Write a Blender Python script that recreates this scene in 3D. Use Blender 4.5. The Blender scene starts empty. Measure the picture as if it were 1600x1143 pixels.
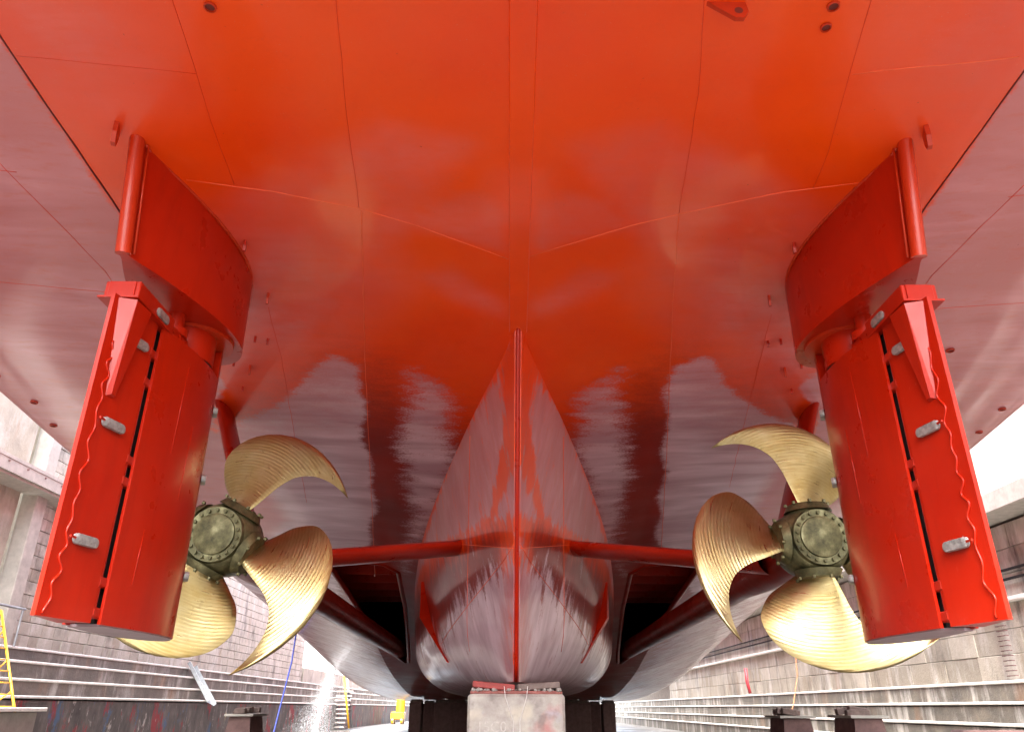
import bpy, bmesh, math, random
import numpy as np
from mathutils import Vector, Matrix
random.seed(7); np.random.seed(7)
R = math.radians
scene = bpy.context.scene
C = scene.collection

# ------------------------------------------------------------------ camera
EYE = 1.5
cam_d = bpy.data.cameras.new('camera'); cam = bpy.data.objects.new('camera', cam_d); C.objects.link(cam)
cam_d.sensor_width = 36; cam_d.lens = 26.6; cam_d.clip_start = 0.05; cam_d.clip_end = 3000
cam.matrix_world = (Matrix.Translation((-0.08, 0, EYE)) @ Matrix.Rotation(R(0.0), 4, 'Z')
                    @ Matrix.Rotation(R(90 + 24.3), 4, 'X') @ Matrix.Rotation(R(0.25), 4, 'Z'))
scene.camera = cam
# ------------------------------------------------------------------ sky, sun, exposure
SUN_EL, SUN_AZ = 48.0, 190.0          # compass style: azimuth measured from +Y, clockwise
world = bpy.data.worlds.new('World'); scene.world = world; world.use_nodes = True
wn = world.node_tree.nodes; wl = world.node_tree.links
sky = wn.new('ShaderNodeTexSky'); sky.sky_type = 'NISHITA'; sky.sun_disc = False
sky.sun_elevation = R(SUN_EL); sky.sun_rotation = R(SUN_AZ); sky.air_density = 1.0; sky.dust_density = 3.0; sky.ozone_density = 1.0
hs = wn.new('ShaderNodeHueSaturation'); hs.inputs['Saturation'].default_value = .45      # overcast: greyer than a clear sky
wl.new(sky.outputs[0], hs.inputs['Color']); wl.new(hs.outputs[0], wn['Background'].inputs[0]); wn['Background'].inputs[1].default_value = 0.15
sun_d = bpy.data.lights.new('sun', 'SUN'); sun = bpy.data.objects.new('sun', sun_d); C.objects.link(sun)
sun_d.energy = 1.5; sun_d.angle = R(14); sun_d.color = (1, 0.95, 0.88)
sd = Vector((math.sin(R(SUN_AZ)) * math.cos(R(SUN_EL)), math.cos(R(SUN_AZ)) * math.cos(R(SUN_EL)), math.sin(R(SUN_EL))))
sun.rotation_euler = sd.to_track_quat('Z', 'Y').to_euler(); sun.location = sd * 60
scene.view_settings.view_transform = 'Standard'; scene.view_settings.look = 'None'
scene.view_settings.exposure = 3.4; scene.view_settings.gamma = 1.0
scene.render.engine = 'CYCLES'
scene.cycles.max_bounces = 8; scene.cycles.diffuse_bounces = 5; scene.cycles.glossy_bounces = 4
scene.cycles.use_denoising = True
scene.cycles.sample_clamp_indirect = 5.0
scene.cycles.caustics_reflective = False; scene.cycles.caustics_refractive = False

# GEO BEGIN ------------------------------------------------------- hull lines (heights here are above the eye, floor = -1.5)
def pchip(xs, ys):
    xs = np.array(xs, float); ys = np.array(ys, float)
    h = np.diff(xs); d = np.diff(ys) / h; m = np.zeros_like(xs)
    for i in range(1, len(xs) - 1):
        if d[i-1] * d[i] > 0:
            w1 = 2*h[i] + h[i-1]; w2 = h[i] + 2*h[i-1]
            m[i] = (w1 + w2) / (w1 / d[i-1] + w2 / d[i])
    m[0] = d[0]; m[-1] = d[-1]
    def f(x):
        x = np.clip(np.asarray(x, float), xs[0], xs[-1])
        i = np.clip(np.searchsorted(xs, x) - 1, 0, len(xs) - 2)
        t = (x - xs[i]) / h[i]
        return ((2*t**3 - 3*t**2 + 1) * ys[i] + (t**3 - 2*t**2 + t) * h[i] * m[i]
                + (-2*t**3 + 3*t**2) * ys[i+1] + (t**3 - t**2) * h[i] * m[i+1])
    return f
f_zc = pchip([.8, 4.4, 5.75, 8, 9, 10.4, 12, 14.7, 16, 19.5, 22.5, 25, 27, 32, 36, 96], [5.5, 5.2, 5.02, 4.78, 4.6, 4.38, 4.08, 3.5, 3.23, 2.5, 1.87, 1.3, .95, .45, .37, .37])
f_zk = pchip([.8, 4.8, 7, 9, 11.4, 15, 20, 25, 30, 36, 40, 96], [5.5, 5.08, 4.90, 4.68, 4.32, 3.75, 2.85, 1.9, 1.0, .45, .37, .37])
f_zb = pchip([.8, 5, 11.4, 13.6, 20, 26.8, 30, 39, 45, 50, 96], [5.75, 5.35, 4.50, 4.20, 3.62, 2.85, 2.35, .95, .45, .37, .37])
f_b = pchip([.8, 5, 12, 60, 75, 85, 92, 96], [8.1, 8.3, 8.4, 8.4, 7.4, 5.0, 2.0, .3])
f_r = pchip([.8, 15, 26, 36, 48, 96], [.25, .35, .9, 1.6, 2.2, 2.2])
def xk_of(y):
    return np.minimum(4.35, .52 * f_b(y))
def hull_z(x, y):            # underside height of the hull (above the eye)
    ax = np.abs(np.asarray(x, float)); y = np.asarray(y, float)
    xk = xk_of(y); b = f_b(y); zc = f_zc(y); zk = f_zk(y); zb = f_zb(y)
    t = np.clip(ax / xk, 0, 1); s = t*t*(3-2*t)
    zi = zc + (zk - zc) * s
    u = np.clip((ax - xk) / np.maximum(b - xk, 1e-3), 0, 1)
    zo = zk + (zb - zk) * u
    z = np.where(ax <= xk, zi, zo)
    r = np.minimum(f_r(y), .45*b)
    e = np.clip((ax - (b - r)) / r, 0, 1)
    return z + r * (1 - np.sqrt(np.maximum(0, 1 - e*e)))
f_w = pchip([0, .56, 1.23, 2.22, 2.95, 3.76, 4.94, 6.41, 8.17, 9.86, 12.3, 14.7, 30], [.045, .20, .42, .76, 1.0, 1.26, 1.60, 1.97, 2.31, 2.57, 2.82, 2.92, 2.92])
def edge_y(z):               # raked after edge of the centre skeg
    return 9 + 3 * (4.6 - z) / 4.25
def skeg_w(d, z):
    k = np.clip((z - .35) / 1.1, 0, 1)
    return .045 + (f_w(d) - .045) * (.5 + .5 * np.sqrt(1 - (1 - k)**2))
# GEO END

# ------------------------------------------------------------------ helpers
def srgb(r, g, b):
    f = lambda c: c / 12.92 if c <= .04045 else ((c + .055) / 1.055) ** 2.4
    return (f(r/255), f(g/255), f(b/255), 1)
class MB:
    def __init__(s): s.v = []; s.f = []; s.smooth = False
    def add(s, verts, faces):
        o = len(s.v); s.v += [tuple(map(float, p)) for p in verts]; s.f += [tuple(i + o for i in f) for f in faces]; return s
    def box(s, c, size, rot=None, ch=0.0):
        hx, hy, hz = [q / 2 for q in size]
        bm = bmesh.new(); bmesh.ops.create_cube(bm, size=1)
        for v in bm.verts: v.co = Vector((v.co.x * size[0], v.co.y * size[1], v.co.z * size[2]))
        if ch > 0: bmesh.ops.bevel(bm, geom=bm.edges[:], offset=ch, segments=1, affect='EDGES')
        M = Matrix.Translation(c) @ (rot.to_4x4() if rot is not None else Matrix())
        bm.verts.index_update()
        s.add([M @ v.co for v in bm.verts], [[v.index for v in f.verts] for f in bm.faces]); bm.free(); return s
    def tube(s, pts, rad, n=12, cap=True, squash=None):
        pts = [Vector(p) for p in pts]; k = len(pts)
        rads = rad if hasattr(rad, '__len__') else [rad] * k
        t0 = (pts[1] - pts[0]).normalized()
        up = Vector((0, 0, 1)) if abs(t0.z) < .9 else Vector((0, 1, 0))
        nrm = t0.cross(up).normalized(); vs = []; fs = []
        for i, p in enumerate(pts):
            t = (pts[min(i+1, k-1)] - pts[max(i-1, 0)]).normalized()
            nrm = (nrm - t * nrm.dot(t)).normalized(); bi = t.cross(nrm)
            for j in range(n):
                a = 2*math.pi*j/n
                q = (1, 1) if squash is None else squash
                vs.append(p + (nrm * math.cos(a) * q[0] + bi * math.sin(a) * q[1]) * rads[i])
        for i in range(k-1):
            for j in range(n):
                fs.append((i*n+j, i*n+(j+1) % n, (i+1)*n+(j+1) % n, (i+1)*n+j))
        if cap:
            fs.append(tuple(range(n))[::-1]); fs.append(tuple((k-1)*n + j for j in range(n)))
        return s.add(vs, fs)
    def grid(s, rows, closed=False):
        n = len(rows[0]); vs = [p for r in rows for p in r]; fs = []
        for i in range(len(rows) - 1):
            for j in range(n if closed else n - 1):
                fs.append((i*n+j, i*n+(j+1) % n, (i+1)*n+(j+1) % n, (i+1)*n+j))
        return s.add(vs, fs)
    def prism(s, poly, z0, z1):      # poly: list of (x,y)
        n = len(poly)
        vs = [(x, y, z0) for x, y in poly] + [(x, y, z1) for x, y in poly]
        fs = [tuple(range(n))[::-1], tuple(range(n, 2*n))] + [(i, (i+1) % n, n+(i+1) % n, n+i) for i in range(n)]
        return s.add(vs, fs)
    def build(s, name, mat, parent=None, origin=(0, 0, 0), smooth=False, auto=None):
        me = bpy.data.meshes.new(name)
        o = bpy.data.objects.new(name, me); C.objects.link(o)
        po = Vector(origin)
        me.from_pydata([(x - po.x, y - po.y, z - po.z) for x, y, z in s.v], [], s.f); me.update()
        bm = bmesh.new(); bm.from_mesh(me); bmesh.ops.recalc_face_normals(bm, faces=bm.faces[:]); bm.to_mesh(me); bm.free()
        me.materials.append(mat)
        if smooth:
            for p in me.polygons: p.use_smooth = True
            if auto is not None: me.set_sharp_from_angle(angle=R(auto))
        if parent is not None:
            o.parent = parent; o.location = po - wpos(parent)
        else: o.location = po
        return o
def wpos(o):
    p = Vector(o.location)
    while o.parent is not None: o = o.parent; p = p + o.location
    return p
def tag(o, label, cat=None, group=None, kind=None):
    if label: o['label'] = label
    if cat: o['category'] = cat
    if group: o['group'] = group
    if kind: o['kind'] = kind
    return o
def empty(name, loc):
    o = bpy.data.objects.new(name, None); C.objects.link(o); o.location = loc; o.empty_display_size = .2; return o
def clone(o, loc, parent=None, rot=None, scale=None):
    c = o.copy(); C.objects.link(c); c.parent = parent if parent is not None else o.parent; c.location = loc
    if rot is not None: c.rotation_euler = rot
    if scale is not None: c.scale = scale
    return c
def smooth_mesh(me, ang):
    for p in me.polygons: p.use_smooth = True
    me.set_sharp_from_angle(angle=R(ang))

# ------------------------------------------------------------------ materials
class NT:
    def __init__(s, name):
        s.m = bpy.data.materials.new(name); s.m.use_nodes = True; s.t = s.m.node_tree; s.b = s.t.nodes['Principled BSDF']
    def n(s, typ, **kw):
        q = s.t.nodes.new(typ)
        for k, v in kw.items():
            if k.startswith('i_'): q.inputs[k[2:].replace('_', ' ')].default_value = v
            else: setattr(q, k, v)
        return q
    def l(s, a, b): s.t.links.new(a, b)
    def coord(s, scale=(1, 1, 1), kind='Object', loc=(0, 0, 0)):
        c = s.n('ShaderNodeTexCoord'); m = s.n('ShaderNodeMapping'); m.inputs['Scale'].default_value = scale; m.inputs['Location'].default_value = loc
        s.l(c.outputs[kind], m.inputs[0]); return m.outputs[0]
    def noise(s, scale, detail=4, rough=.55, vec=None, dist=0):
        q = s.n('ShaderNodeTexNoise'); q.inputs['Scale'].default_value = scale; q.inputs['Detail'].default_value = detail
        q.inputs['Roughness'].default_value = rough; q.inputs['Distortion'].default_value = dist
        if vec is not None: s.l(vec, q.inputs['Vector'])
        return q.outputs['Fac']
    def ramp(s, fac, stops, interp='LINEAR'):
        q = s.n('ShaderNodeValToRGB'); r = q.color_ramp; r.interpolation = interp
        while len(r.elements) < len(stops): r.elements.new(.5)
        for e, (p, c) in zip(r.elements, stops):
            e.position = p; e.color = c if len(c) == 4 else (*c, 1)
        s.l(fac, q.inputs[0]); return q.outputs[0]
    def gray(s, fac, a, b, lo=0., hi=1.):
        q = s.n('ShaderNodeMapRange'); q.inputs['From Min'].default_value = a; q.inputs['From Max'].default_value = b
        q.inputs['To Min'].default_value = lo; q.inputs['To Max'].default_value = hi
        s.l(fac, q.inputs['Value']); return q.outputs['Result']
    def mix(s, fac, a, b, mode='MIX'):
        q = s.n('ShaderNodeMix', data_type='RGBA', blend_type=mode)
        for val, inp in ((fac, 0), (a, 6), (b, 7)):
            if hasattr(val, 'is_linked') or isinstance(val, bpy.types.NodeSocket): s.l(val, q.inputs[inp])
            else: q.inputs[inp].default_value = val if inp == 0 or len(val) == 4 else (*val, 1)
        return q.outputs[2]
    def math(s, op, a, b=0.0, c=None):
        q = s.n('ShaderNodeMath', operation=op)
        for i, val in enumerate((a, b, c)):
            if val is None: continue
            if isinstance(val, bpy.types.NodeSocket): s.l(val, q.inputs[i])
            else: q.inputs[i].default_value = val
        return q.outputs[0]
    def bump(s, h, strength, dist=.02):
        q = s.n('ShaderNodeBump'); q.inputs['Strength'].default_value = strength; q.inputs['Distance'].default_value = dist
        s.l(h, q.inputs['Height']); s.l(q.outputs[0], s.b.inputs['Normal'])
        return q.outputs[0]
    def set(s, **kw):
        for k, v in kw.items():
            i = s.b.inputs[k.replace('_', ' ')]
            if isinstance(v, bpy.types.NodeSocket): s.l(v, i)
            else: i.default_value = v
        return s
def hull_paint(name, streak, amp):
    t = NT(name)
    v = t.coord()
    at = t.n('ShaderNodeAttribute', attribute_name='old_coat').outputs['Fac']
    # feathered spray edges: streaks across the ship (spray passes) and fine speckle
    n1 = t.noise(1.0, 4, .6, t.coord(streak))
    n2 = t.noise(30, 2, .6, v)
    n3 = t.noise(.6, 3, .5, v)
    wob = t.math('ADD', t.gray(n1, .3, .7, -amp, amp), t.gray(n2, .3, .7, -.13, .13))
    fld = t.math('ADD', at, wob)
    mask = t.n('ShaderNodeMapRange', interpolation_type='SMOOTHSTEP'); mask.inputs['From Min'].default_value = .22; mask.inputs['From Max'].default_value = .78
    t.l(fld, mask.inputs['Value']); mask = mask.outputs['Result']
    # overlapping spray passes on the old coat
    passes = t.gray(t.noise(1.0, 3, .55, t.coord((.45, 2.6, 1.2)), .4), .34, .66)
    old = t.mix(passes, (.56, .170, .190, 1), (.70, .28, .32, 1))
    old = t.mix(t.gray(n3, .35, .7), old, (.58, .175, .18, 1))
    old = t.mix(t.gray(t.noise(3.2, 6, .7, t.coord((1, 3.5, 1))), .52, .75, 0, .55), old, (.62, .12, .07, 1))
    red = t.mix(t.gray(t.noise(.45, 4, .5, v), .35, .65), (.90, .074, .001, 1), (.84, .052, .001, 1))
    red = t.mix(t.gray(t.noise(1.6, 6, .7, v), .5, .8, 0, .35), red, (.80, .075, .012, 1))
    mar = t.n('ShaderNodeAttribute', attribute_name='maroon_blend').outputs['Fac']  # blends the red to maroon and the mauve to pale lilac
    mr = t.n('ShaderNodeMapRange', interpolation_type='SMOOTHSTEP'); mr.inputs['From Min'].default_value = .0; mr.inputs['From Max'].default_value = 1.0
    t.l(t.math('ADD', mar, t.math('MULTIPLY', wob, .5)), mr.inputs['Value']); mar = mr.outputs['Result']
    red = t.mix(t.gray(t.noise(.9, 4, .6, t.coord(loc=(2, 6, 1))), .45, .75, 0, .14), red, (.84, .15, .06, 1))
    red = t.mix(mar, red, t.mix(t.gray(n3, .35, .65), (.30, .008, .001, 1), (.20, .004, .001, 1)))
    old = t.mix(mar, old, t.mix(passes, (.54, .32, .38, 1), (.82, .60, .68, 1)))
    col = t.mix(mask, red, old)
    thin = t.n('ShaderNodeAttribute', attribute_name='thin_and_reflection').outputs['Fac']  # painted hull reflections together with thin old coat
    col = t.mix(t.math('MULTIPLY', thin, t.gray(t.noise(1.4, 5, .65, v), .3, .7, .35, .85)), col, old)
    dust = t.gray(t.noise(60, 2, .5, v), .70, .76)
    col = t.mix(t.math('MULTIPLY', dust, .4), col, (.75, .25, .16, 1))
    pit = t.gray(t.noise(22, 3, .6, t.coord(loc=(9, 3, 1))), .73, .77)
    col = t.mix(t.math('MULTIPLY', pit, .6), col, (.22, .02, .015, 1))
    rough = t.gray(t.noise(1.1, 3, .55, v), .3, .7, .30, .42)
    t.set(Base_Color=col, Roughness=rough, Specular_IOR_Level=.3, Coat_Weight=.5, Coat_IOR=1.5, Coat_Roughness=t.gray(t.noise(.7, 3, .6, v), .35, .65, .06, .15))
    h = t.math('ADD', t.math('MULTIPLY', t.noise(55, 2, .6, v), .05), t.math('ADD', t.math('MULTIPLY', t.noise(1.1, 1, .5, v), .8), t.math('MULTIPLY', passes, .10)))
    fr = t.n('ShaderNodeTexWave', wave_type='BANDS', bands_direction='Y', wave_profile='SIN'); fr.inputs['Scale'].default_value = .42; fr.inputs['Distortion'].default_value = .6
    t.l(v, fr.inputs['Vector'])
    h = t.math('ADD', h, t.math('MULTIPLY', fr.outputs['Fac'], .22))
    t.bump(h, .4, .03)
    return t.m
def red_paint(name, a, b, rough=.3):
    t = NT(name); v = t.coord()
    col = t.mix(t.gray(t.noise(1.3, 5, .6, v), .35, .7), (*a, 1), (*b, 1))
    lap = t.gray(t.noise(1.0, 4, .65, t.coord((5, 5, .7))), .5, .72, 0, .45)
    col = t.mix(lap, col, (a[0]*.72, a[1]*.75, a[2], 1))
    sc = t.gray(t.noise(34, 2, .6, t.coord((1, 1, .3))), .70, .76, 0, .3)
    col = t.mix(sc, col, (min(1, a[0]*1.15), .10, .06, 1))
    col = t.mix(t.gray(t.noise(2.2, 6, .75, t.coord(loc=(3, 1, 6))), .62, .74, 0, .18), col, (.42, .07, .05, 1))
    t.set(Base_Color=col, Roughness=t.gray(t.noise(2.5, 4, .6, v), .3, .7, rough - .06, rough + .1), Specular_IOR_Level=.3, Coat_Weight=.15, Coat_Roughness=.15)
    t.bump(t.math('ADD', t.math('MULTIPLY', t.noise(70, 3, .6, v), .1), t.noise(3, 2, .5, v)), .3, .012)
    return t.m
def flat(name, col, rough=.5, metal=0., var=.25, scale=6, bump=.2):
    t = NT(name); v = t.coord()
    n = t.noise(scale, 5, .65, v)
    dark = tuple(c * (1 - var) for c in col[:3])
    t.set(Base_Color=t.mix(t.gray(n, .3, .7), (*dark, 1), (*col[:3], 1)), Roughness=rough, Metallic=metal)
    if bump: t.bump(n, bump, .01)
    return t.m
def brass():
    t = NT('polished_bronze'); v = t.coord()
    # coordinates written on the blade: radius and position along the chord -> grinding marks that run along the blade chord
    at = t.n('ShaderNodeAttribute', attribute_name='blade_uv').outputs['Vector']
    wv = t.n('ShaderNodeTexWave', wave_type='BANDS', bands_direction='X'); t.l(at, wv.inputs['Vector'])
    wv.inputs['Scale'].default_value = 12.5; wv.inputs['Distortion'].default_value = 1.1; wv.inputs['Detail'].default_value = 2; wv.inputs['Detail Scale'].default_value = 1.2
    mp = t.n('ShaderNodeMapping'); mp.inputs['Scale'].default_value = (70, 3.0, 1); t.l(at, mp.inputs[0])
    fine = t.noise(1.0, 3, .6, mp.outputs[0], .3)
    n = t.noise(2.0, 4, .6, v)
    where = t.gray(t.noise(1.7, 2, .5, t.coord(loc=(5, 2, 8))), .42, .62)
    g = t.math('MULTIPLY', wv.outputs['Fac'], t.math('ADD', t.math('MULTIPLY', where, .8), .2))
    col = t.mix(t.gray(n, .3, .7), (.46, .34, .13, 1), (.58, .50, .29, 1))
    col = t.mix(t.gray(fine, .45, .75, 0, .5), col, (.40, .28, .09, 1))
    col = t.mix(t.math('MULTIPLY', g, .42), col, (.34, .23, .07, 1))
    col = t.mix(t.gray(t.noise(11, 5, .7, v), .60, .72, 0, .55), col, (.30, .21, .09, 1))
    col = t.mix(t.gray(t.noise(1.1, 5, .7, t.coord(loc=(1, 7, 3))), .55, .75, 0, .5), col, (.40, .33, .16, 1))
    t.set(Base_Color=col, Metallic=1.0, Roughness=t.gray(fine, .3, .7, .26, .42))
    t.bump(t.math('ADD', t.math('MULTIPLY', g, .42), t.math('MULTIPLY', fine, .7)), .42, .008)
    return t.m
def hub_mat():
    t = NT('tarnished_bronze_hub'); v = t.coord()
    n = t.noise(5, 6, .7, v)
    col = t.ramp(n, [(.3, (.035, .034, .016)), (.5, (.13, .12, .055)), (.7, (.27, .25, .13))])
    t.set(Base_Color=col, Metallic=.55, Roughness=t.gray(n, .3, .7, .5, .32)); t.bump(n, .3, .01); return t.m
def stone(name, cols, streak=.6, tall=.35, stain=.5, obj_var=True):
    t = NT(name); c = t.n('ShaderNodeTexCoord')
    def cd(sc, loc=(0, 0, 0)):
        g = t.n('ShaderNodeNewGeometry'); m = t.n('ShaderNodeMapping'); m.inputs['Scale'].default_value = sc; m.inputs['Location'].default_value = loc
        t.l(g.outputs['Position'], m.inputs[0]); return m.outputs[0]
    n = t.noise(1.3, 7, .7, cd((1, 1, 1)))
    col = t.ramp(n, [(.25, cols[0]), (.5, cols[1]), (.75, cols[2])])
    if obj_var:
        oi = t.n('ShaderNodeObjectInfo')
        col = t.mix(t.gray(oi.outputs['Random'], 0, 1, .35, .75), col, t.ramp(oi.outputs['Random'], [(0, cols[2]), (.35, cols[0]), (.6, cols[1]), (1, (.32, .27, .20))]))
    st = t.noise(1.0, 5, .68, cd((1.3, 1.3, tall * 1.0)))
    col = t.mix(t.gray(st, .50, .64, 0, streak), col, (.68, .66, .62, 1))
    st2 = t.noise(1.0, 5, .72, cd((.95, .95, tall * .8), (11, 4, 2)))
    col = t.mix(t.gray(st2, .53, .68, 0, stain), col, (.055, .05, .045, 1))
    st3 = t.noise(1.0, 4, .6, cd((.9, .9, .22), (3, 8, 2)))
    col = t.mix(t.gray(st3, .58, .75, 0, .5), col, (.32, .18, .10, 1))
    t.set(Base_Color=col, Roughness=t.gray(n, .3, .7, .55, .85))
    t.bump(t.math('ADD', t.noise(9, 6, .7, cd((1, 1, 1))), t.math('MULTIPLY', st, .6)), .7, .03)
    return t.m
def splashed():
    t = NT('paint_splashed_concrete')
    g = t.n('ShaderNodeNewGeometry')
    def cd(sc, loc=(0, 0, 0)):
        m = t.n('ShaderNodeMapping'); m.inputs['Scale'].default_value = sc; m.inputs['Location'].default_value = loc
        t.l(g.outputs['Position'], m.inputs[0]); return m.outputs[0]
    n = t.noise(1.5, 6, .7, cd((1, 1, .6)))
    col = t.ramp(n, [(.3, (.05, .045, .042)), (.55, (.13, .115, .105)), (.75, (.24, .21, .19))])
    for k, (cc, th) in enumerate([((.33, .02, .03), .55), ((.06, .13, .24), .60), ((.55, .53, .48), .62), ((.30, .04, .05), .62), ((.42, .33, .16), .66)]):
        q = t.noise(.9 + .25 * k, 5, .72, cd((1.2, 1.2, .55), (7.3 * k + 2, 3.1 * k, k * 5.7)))
        col = t.mix(t.gray(q, th, th + .05, 0, .8), col, (*cc, 1))
    dr = t.noise(1, 5, .7, cd((14, 14, .7)))
    col = t.mix(t.gray(dr, .62, .68, 0, .7), col, (.6, .58, .55, 1))
    t.set(Base_Color=col, Roughness=.7); t.bump(n, .5, .03); return t.m
def floor_mat():
    t = NT('wet_dock_concrete')
    v = t.coord()
    n = t.noise(.35, 7, .65, v)
    col = t.ramp(n, [(.3, (.065, .058, .052)), (.55, (.11, .102, .092)), (.75, (.17, .158, .145))])
    col = t.mix(t.gray(t.noise(1.7, 6, .7, v), .56, .72, 0, .6), col, (.12, .09, .08, 1))
    t.set(Base_Color=col, Roughness=t.gray(t.noise(.22, 5, .6, v), .4, .62, .25, .75)); t.bump(t.noise(12, 5, .6, v), .3, .01); return t.m

M = {}
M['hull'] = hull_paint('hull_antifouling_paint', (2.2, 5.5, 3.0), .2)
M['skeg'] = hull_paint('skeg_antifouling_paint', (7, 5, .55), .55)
M['red'] = red_paint('fresh_red_gloss', (.42, .011, .001), (.46, .016, .002), .30)
M['redflap'] = red_paint('red_flap_paint', (.42, .011, .001), (.46, .017, .003), .34)
M['weld'] = red_paint('weld_bead_red', (.50, .028, .004), (.54, .036, .007), .4)
M['seam'] = red_paint('painted_seam', (.74, .040, .002), (.78, .05, .004), .4)
M['shaft'] = red_paint('dark_red_shaft', (.22, .008, .002), (.26, .012, .004), .35)
M['hullweld'] = red_paint('hull_weld_bead', (.86, .11, .03), (.90, .15, .06), .35)
M['strut'] = red_paint('strut_red', (.34, .010, .002), (.38, .015, .003), .3)
M['seamdark'] = flat('dark_seam', (.16, .015, .01), .6)
M['brass'] = brass(); M['hub'] = hub_mat()
M['zinc'] = flat('zinc_anode', (.50, .50, .49), .5, .5, .55, 22, .8)
M['black'] = flat('dark_gap', (.012, .010, .010), .8)
M['plinth'] = flat('rudder_sole_primer', (.42, .30, .34), .45, 0, .3, 3)
M['stoneL'] = stone('pale_masonry', [(.32, .295, .24), (.47, .44, .37), (.62, .59, .51)], .6, .6, .6)
M['stoneR'] = stone('streaked_masonry', [(.24, .215, .17), (.44, .40, .325), (.64, .595, .50)], .6, .3, .7)
M['concL'] = stone('smooth_beige_concrete', [(.28, .26, .20), (.38, .35, .275), (.46, .43, .35)], .35, .5, .3, False)
M['altar'] = stone('dark_altar_stone', [(.09, .082, .072), (.17, .15, .13), (.26, .23, .20)], .45, .35, .5, False)
M['altarR'] = stone('dark_wet_altar_stone', [(.09, .085, .075), (.17, .155, .13), (.27, .24, .19)], .6, .3, .5, False)
M['nosing'] = flat('pale_nosing_stone', (.88, .85, .80), .6, 0, .25, 5, .4)
M['mortar'] = flat('mortar', (.34, .29, .23), .85, 0, .4, 3)
M['splash'] = splashed()
M['floor'] = floor_mat()
M['conc'] = flat('weathered_concrete', (.42, .38, .35), .8, 0, .35, 3, .5)
M['beam'] = flat('pale_ledge_concrete', (.50, .475, .42), .75, 0, .3, 4, .4)
M['yellow'] = flat('yellow_paint', (.75, .40, .02), .4, 0, .3, 8)
M['galv'] = flat('galvanised_steel', (.34, .36, .38), .45, .3, .35, 5)
M['blue'] = flat('blue_rope', (.05, .07, .32), .7)
M['wood'] = flat('weathered_timber', (.22, .16, .14), .8, 0, .5, 7, .6)
M['rust'] = flat('rust_brown_block', (.20, .11, .10), .75, 0, .5, 5, .6)
M['redhose'] = flat('red_hose', (.32, .02, .03), .6)
M['orange'] = flat('orange_line', (.5, .16, .06), .6)
M['wire'] = flat('pale_wire', (.7, .65, .62), .5)
M['woodred'] = flat('red_stained_timber', (.45, .08, .07), .75, 0, .6, 5, .5)
M['boardred'] = flat('rusty_board', (.38, .13, .11), .8, 0, .5, 6, .6)
def stained_block():
    t = NT('stained_concrete'); v = t.coord()
    n = t.noise(2.5, 7, .7, v)
    col = t.ramp(n, [(.3, (.26, .22, .20)), (.55, (.42, .38, .34)), (.75, (.55, .52, .47))])
    for k, (cc, th, sc) in enumerate([((.42, .10, .10), .55, 1.6), ((.36, .38, .44), .60, 2.6), ((.55, .49, .38), .58, 2.2), ((.16, .13, .12), .57, 4.0)]):
        q = t.noise(sc, 3, .5, t.coord(loc=(4.1*k + 1, 2*k, 6*k + 3)))
        col = t.mix(t.gray(q, th, th + .12, 0, .6), col, (*cc, 1))
    t.set(Base_Color=col, Roughness=.75); t.bump(t.noise(14, 6, .7, v), .5, .02); return t.m
M['stained'] = stained_block()
M['water'] = flat('white_water', (.85, .88, .92), .25, 0, .1)
M['chalk'] = flat('faded_chalk', (.56, .51, .47), .9, 0, .35, 30, 0)
M['asphalt'] = flat('quay_top', (.42, .40, .37), .85, 0, .3, 1)

Z0 = EYE                                  # heights above the eye -> heights above the dock floor
# ================================================================== the setting
mb = MB(); mb.add([(-400, -300, 0), (400, -300, 0), (400, 600, 0), (-400, 600, 0)], [(0, 1, 2, 3)])
# the dock is a trench: the floor sheet ends under its walls
mb = MB(); mb.add([(-16.5, -70, 0), (16.5, -70, 0), (16.5, 150, 0), (-16.5, 150, 0)], [(0, 1, 2, 3)])
tag(mb.build('dock_floor', M['floor']), None, None, None, 'structure')
QT = 4.02                                   # quay level
mb = MB()
for a, b_, c, d in ((-500, -600, -16.5, 800), (16.5, -600, 500, 800)):
    mb.add([(a, b_, QT), (c, b_, QT), (c, d, QT), (a, d, QT)], [(0, 1, 2, 3)])
for y0, y1 in ((-600, -70), (150, 800)):
    mb.add([(-16.5, y0, QT), (16.5, y0, QT), (16.5, y1, QT), (-16.5, y1, QT)], [(0, 1, 2, 3)])
tag(mb.build('quay_ground', M['asphalt']), None, None, None, 'structure')

def block_mesh(name, L, H, D, ch, mat):
    """a dressed stone: front face chamfered, back open, facing +X"""
    m = MB()
    hl, hh = L/2, H/2
    b0 = [(-D, -hl, -hh), (-D, hl, -hh), (-D, hl, hh), (-D, -hl, hh)]
    b1 = [(-ch, -hl, -hh), (-ch, hl, -hh), (-ch, hl, hh), (-ch, -hl, hh)]
    b2 = [(0, -hl+ch, -hh+ch), (0, hl-ch, -hh+ch), (0, hl-ch, hh-ch), (0, -hl+ch, hh-ch)]
    m.add(b0 + b1 + b2, [(8, 9, 10, 11)] + [(i, (i+1) % 4, 4+(i+1) % 4, 4+i) for i in range(4)] + [(4+i, 4+(i+1) % 4, 8+(i+1) % 4, 8+i) for i in range(4)])
    me = bpy.data.meshes.new(name); me.from_pydata(m.v, [], m.f); me.update()
    bm = bmesh.new(); bm.from_mesh(me); bmesh.ops.recalc_face_normals(bm, faces=bm.faces[:])
    if bm.faces[:] and sum((f.normal.x for f in bm.faces if len(f.verts) == 4)) < 0: bmesh.ops.reverse_faces(bm, faces=bm.faces[:])
    bm.to_mesh(me); bm.free()
    me.materials.append(mat); return me
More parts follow.
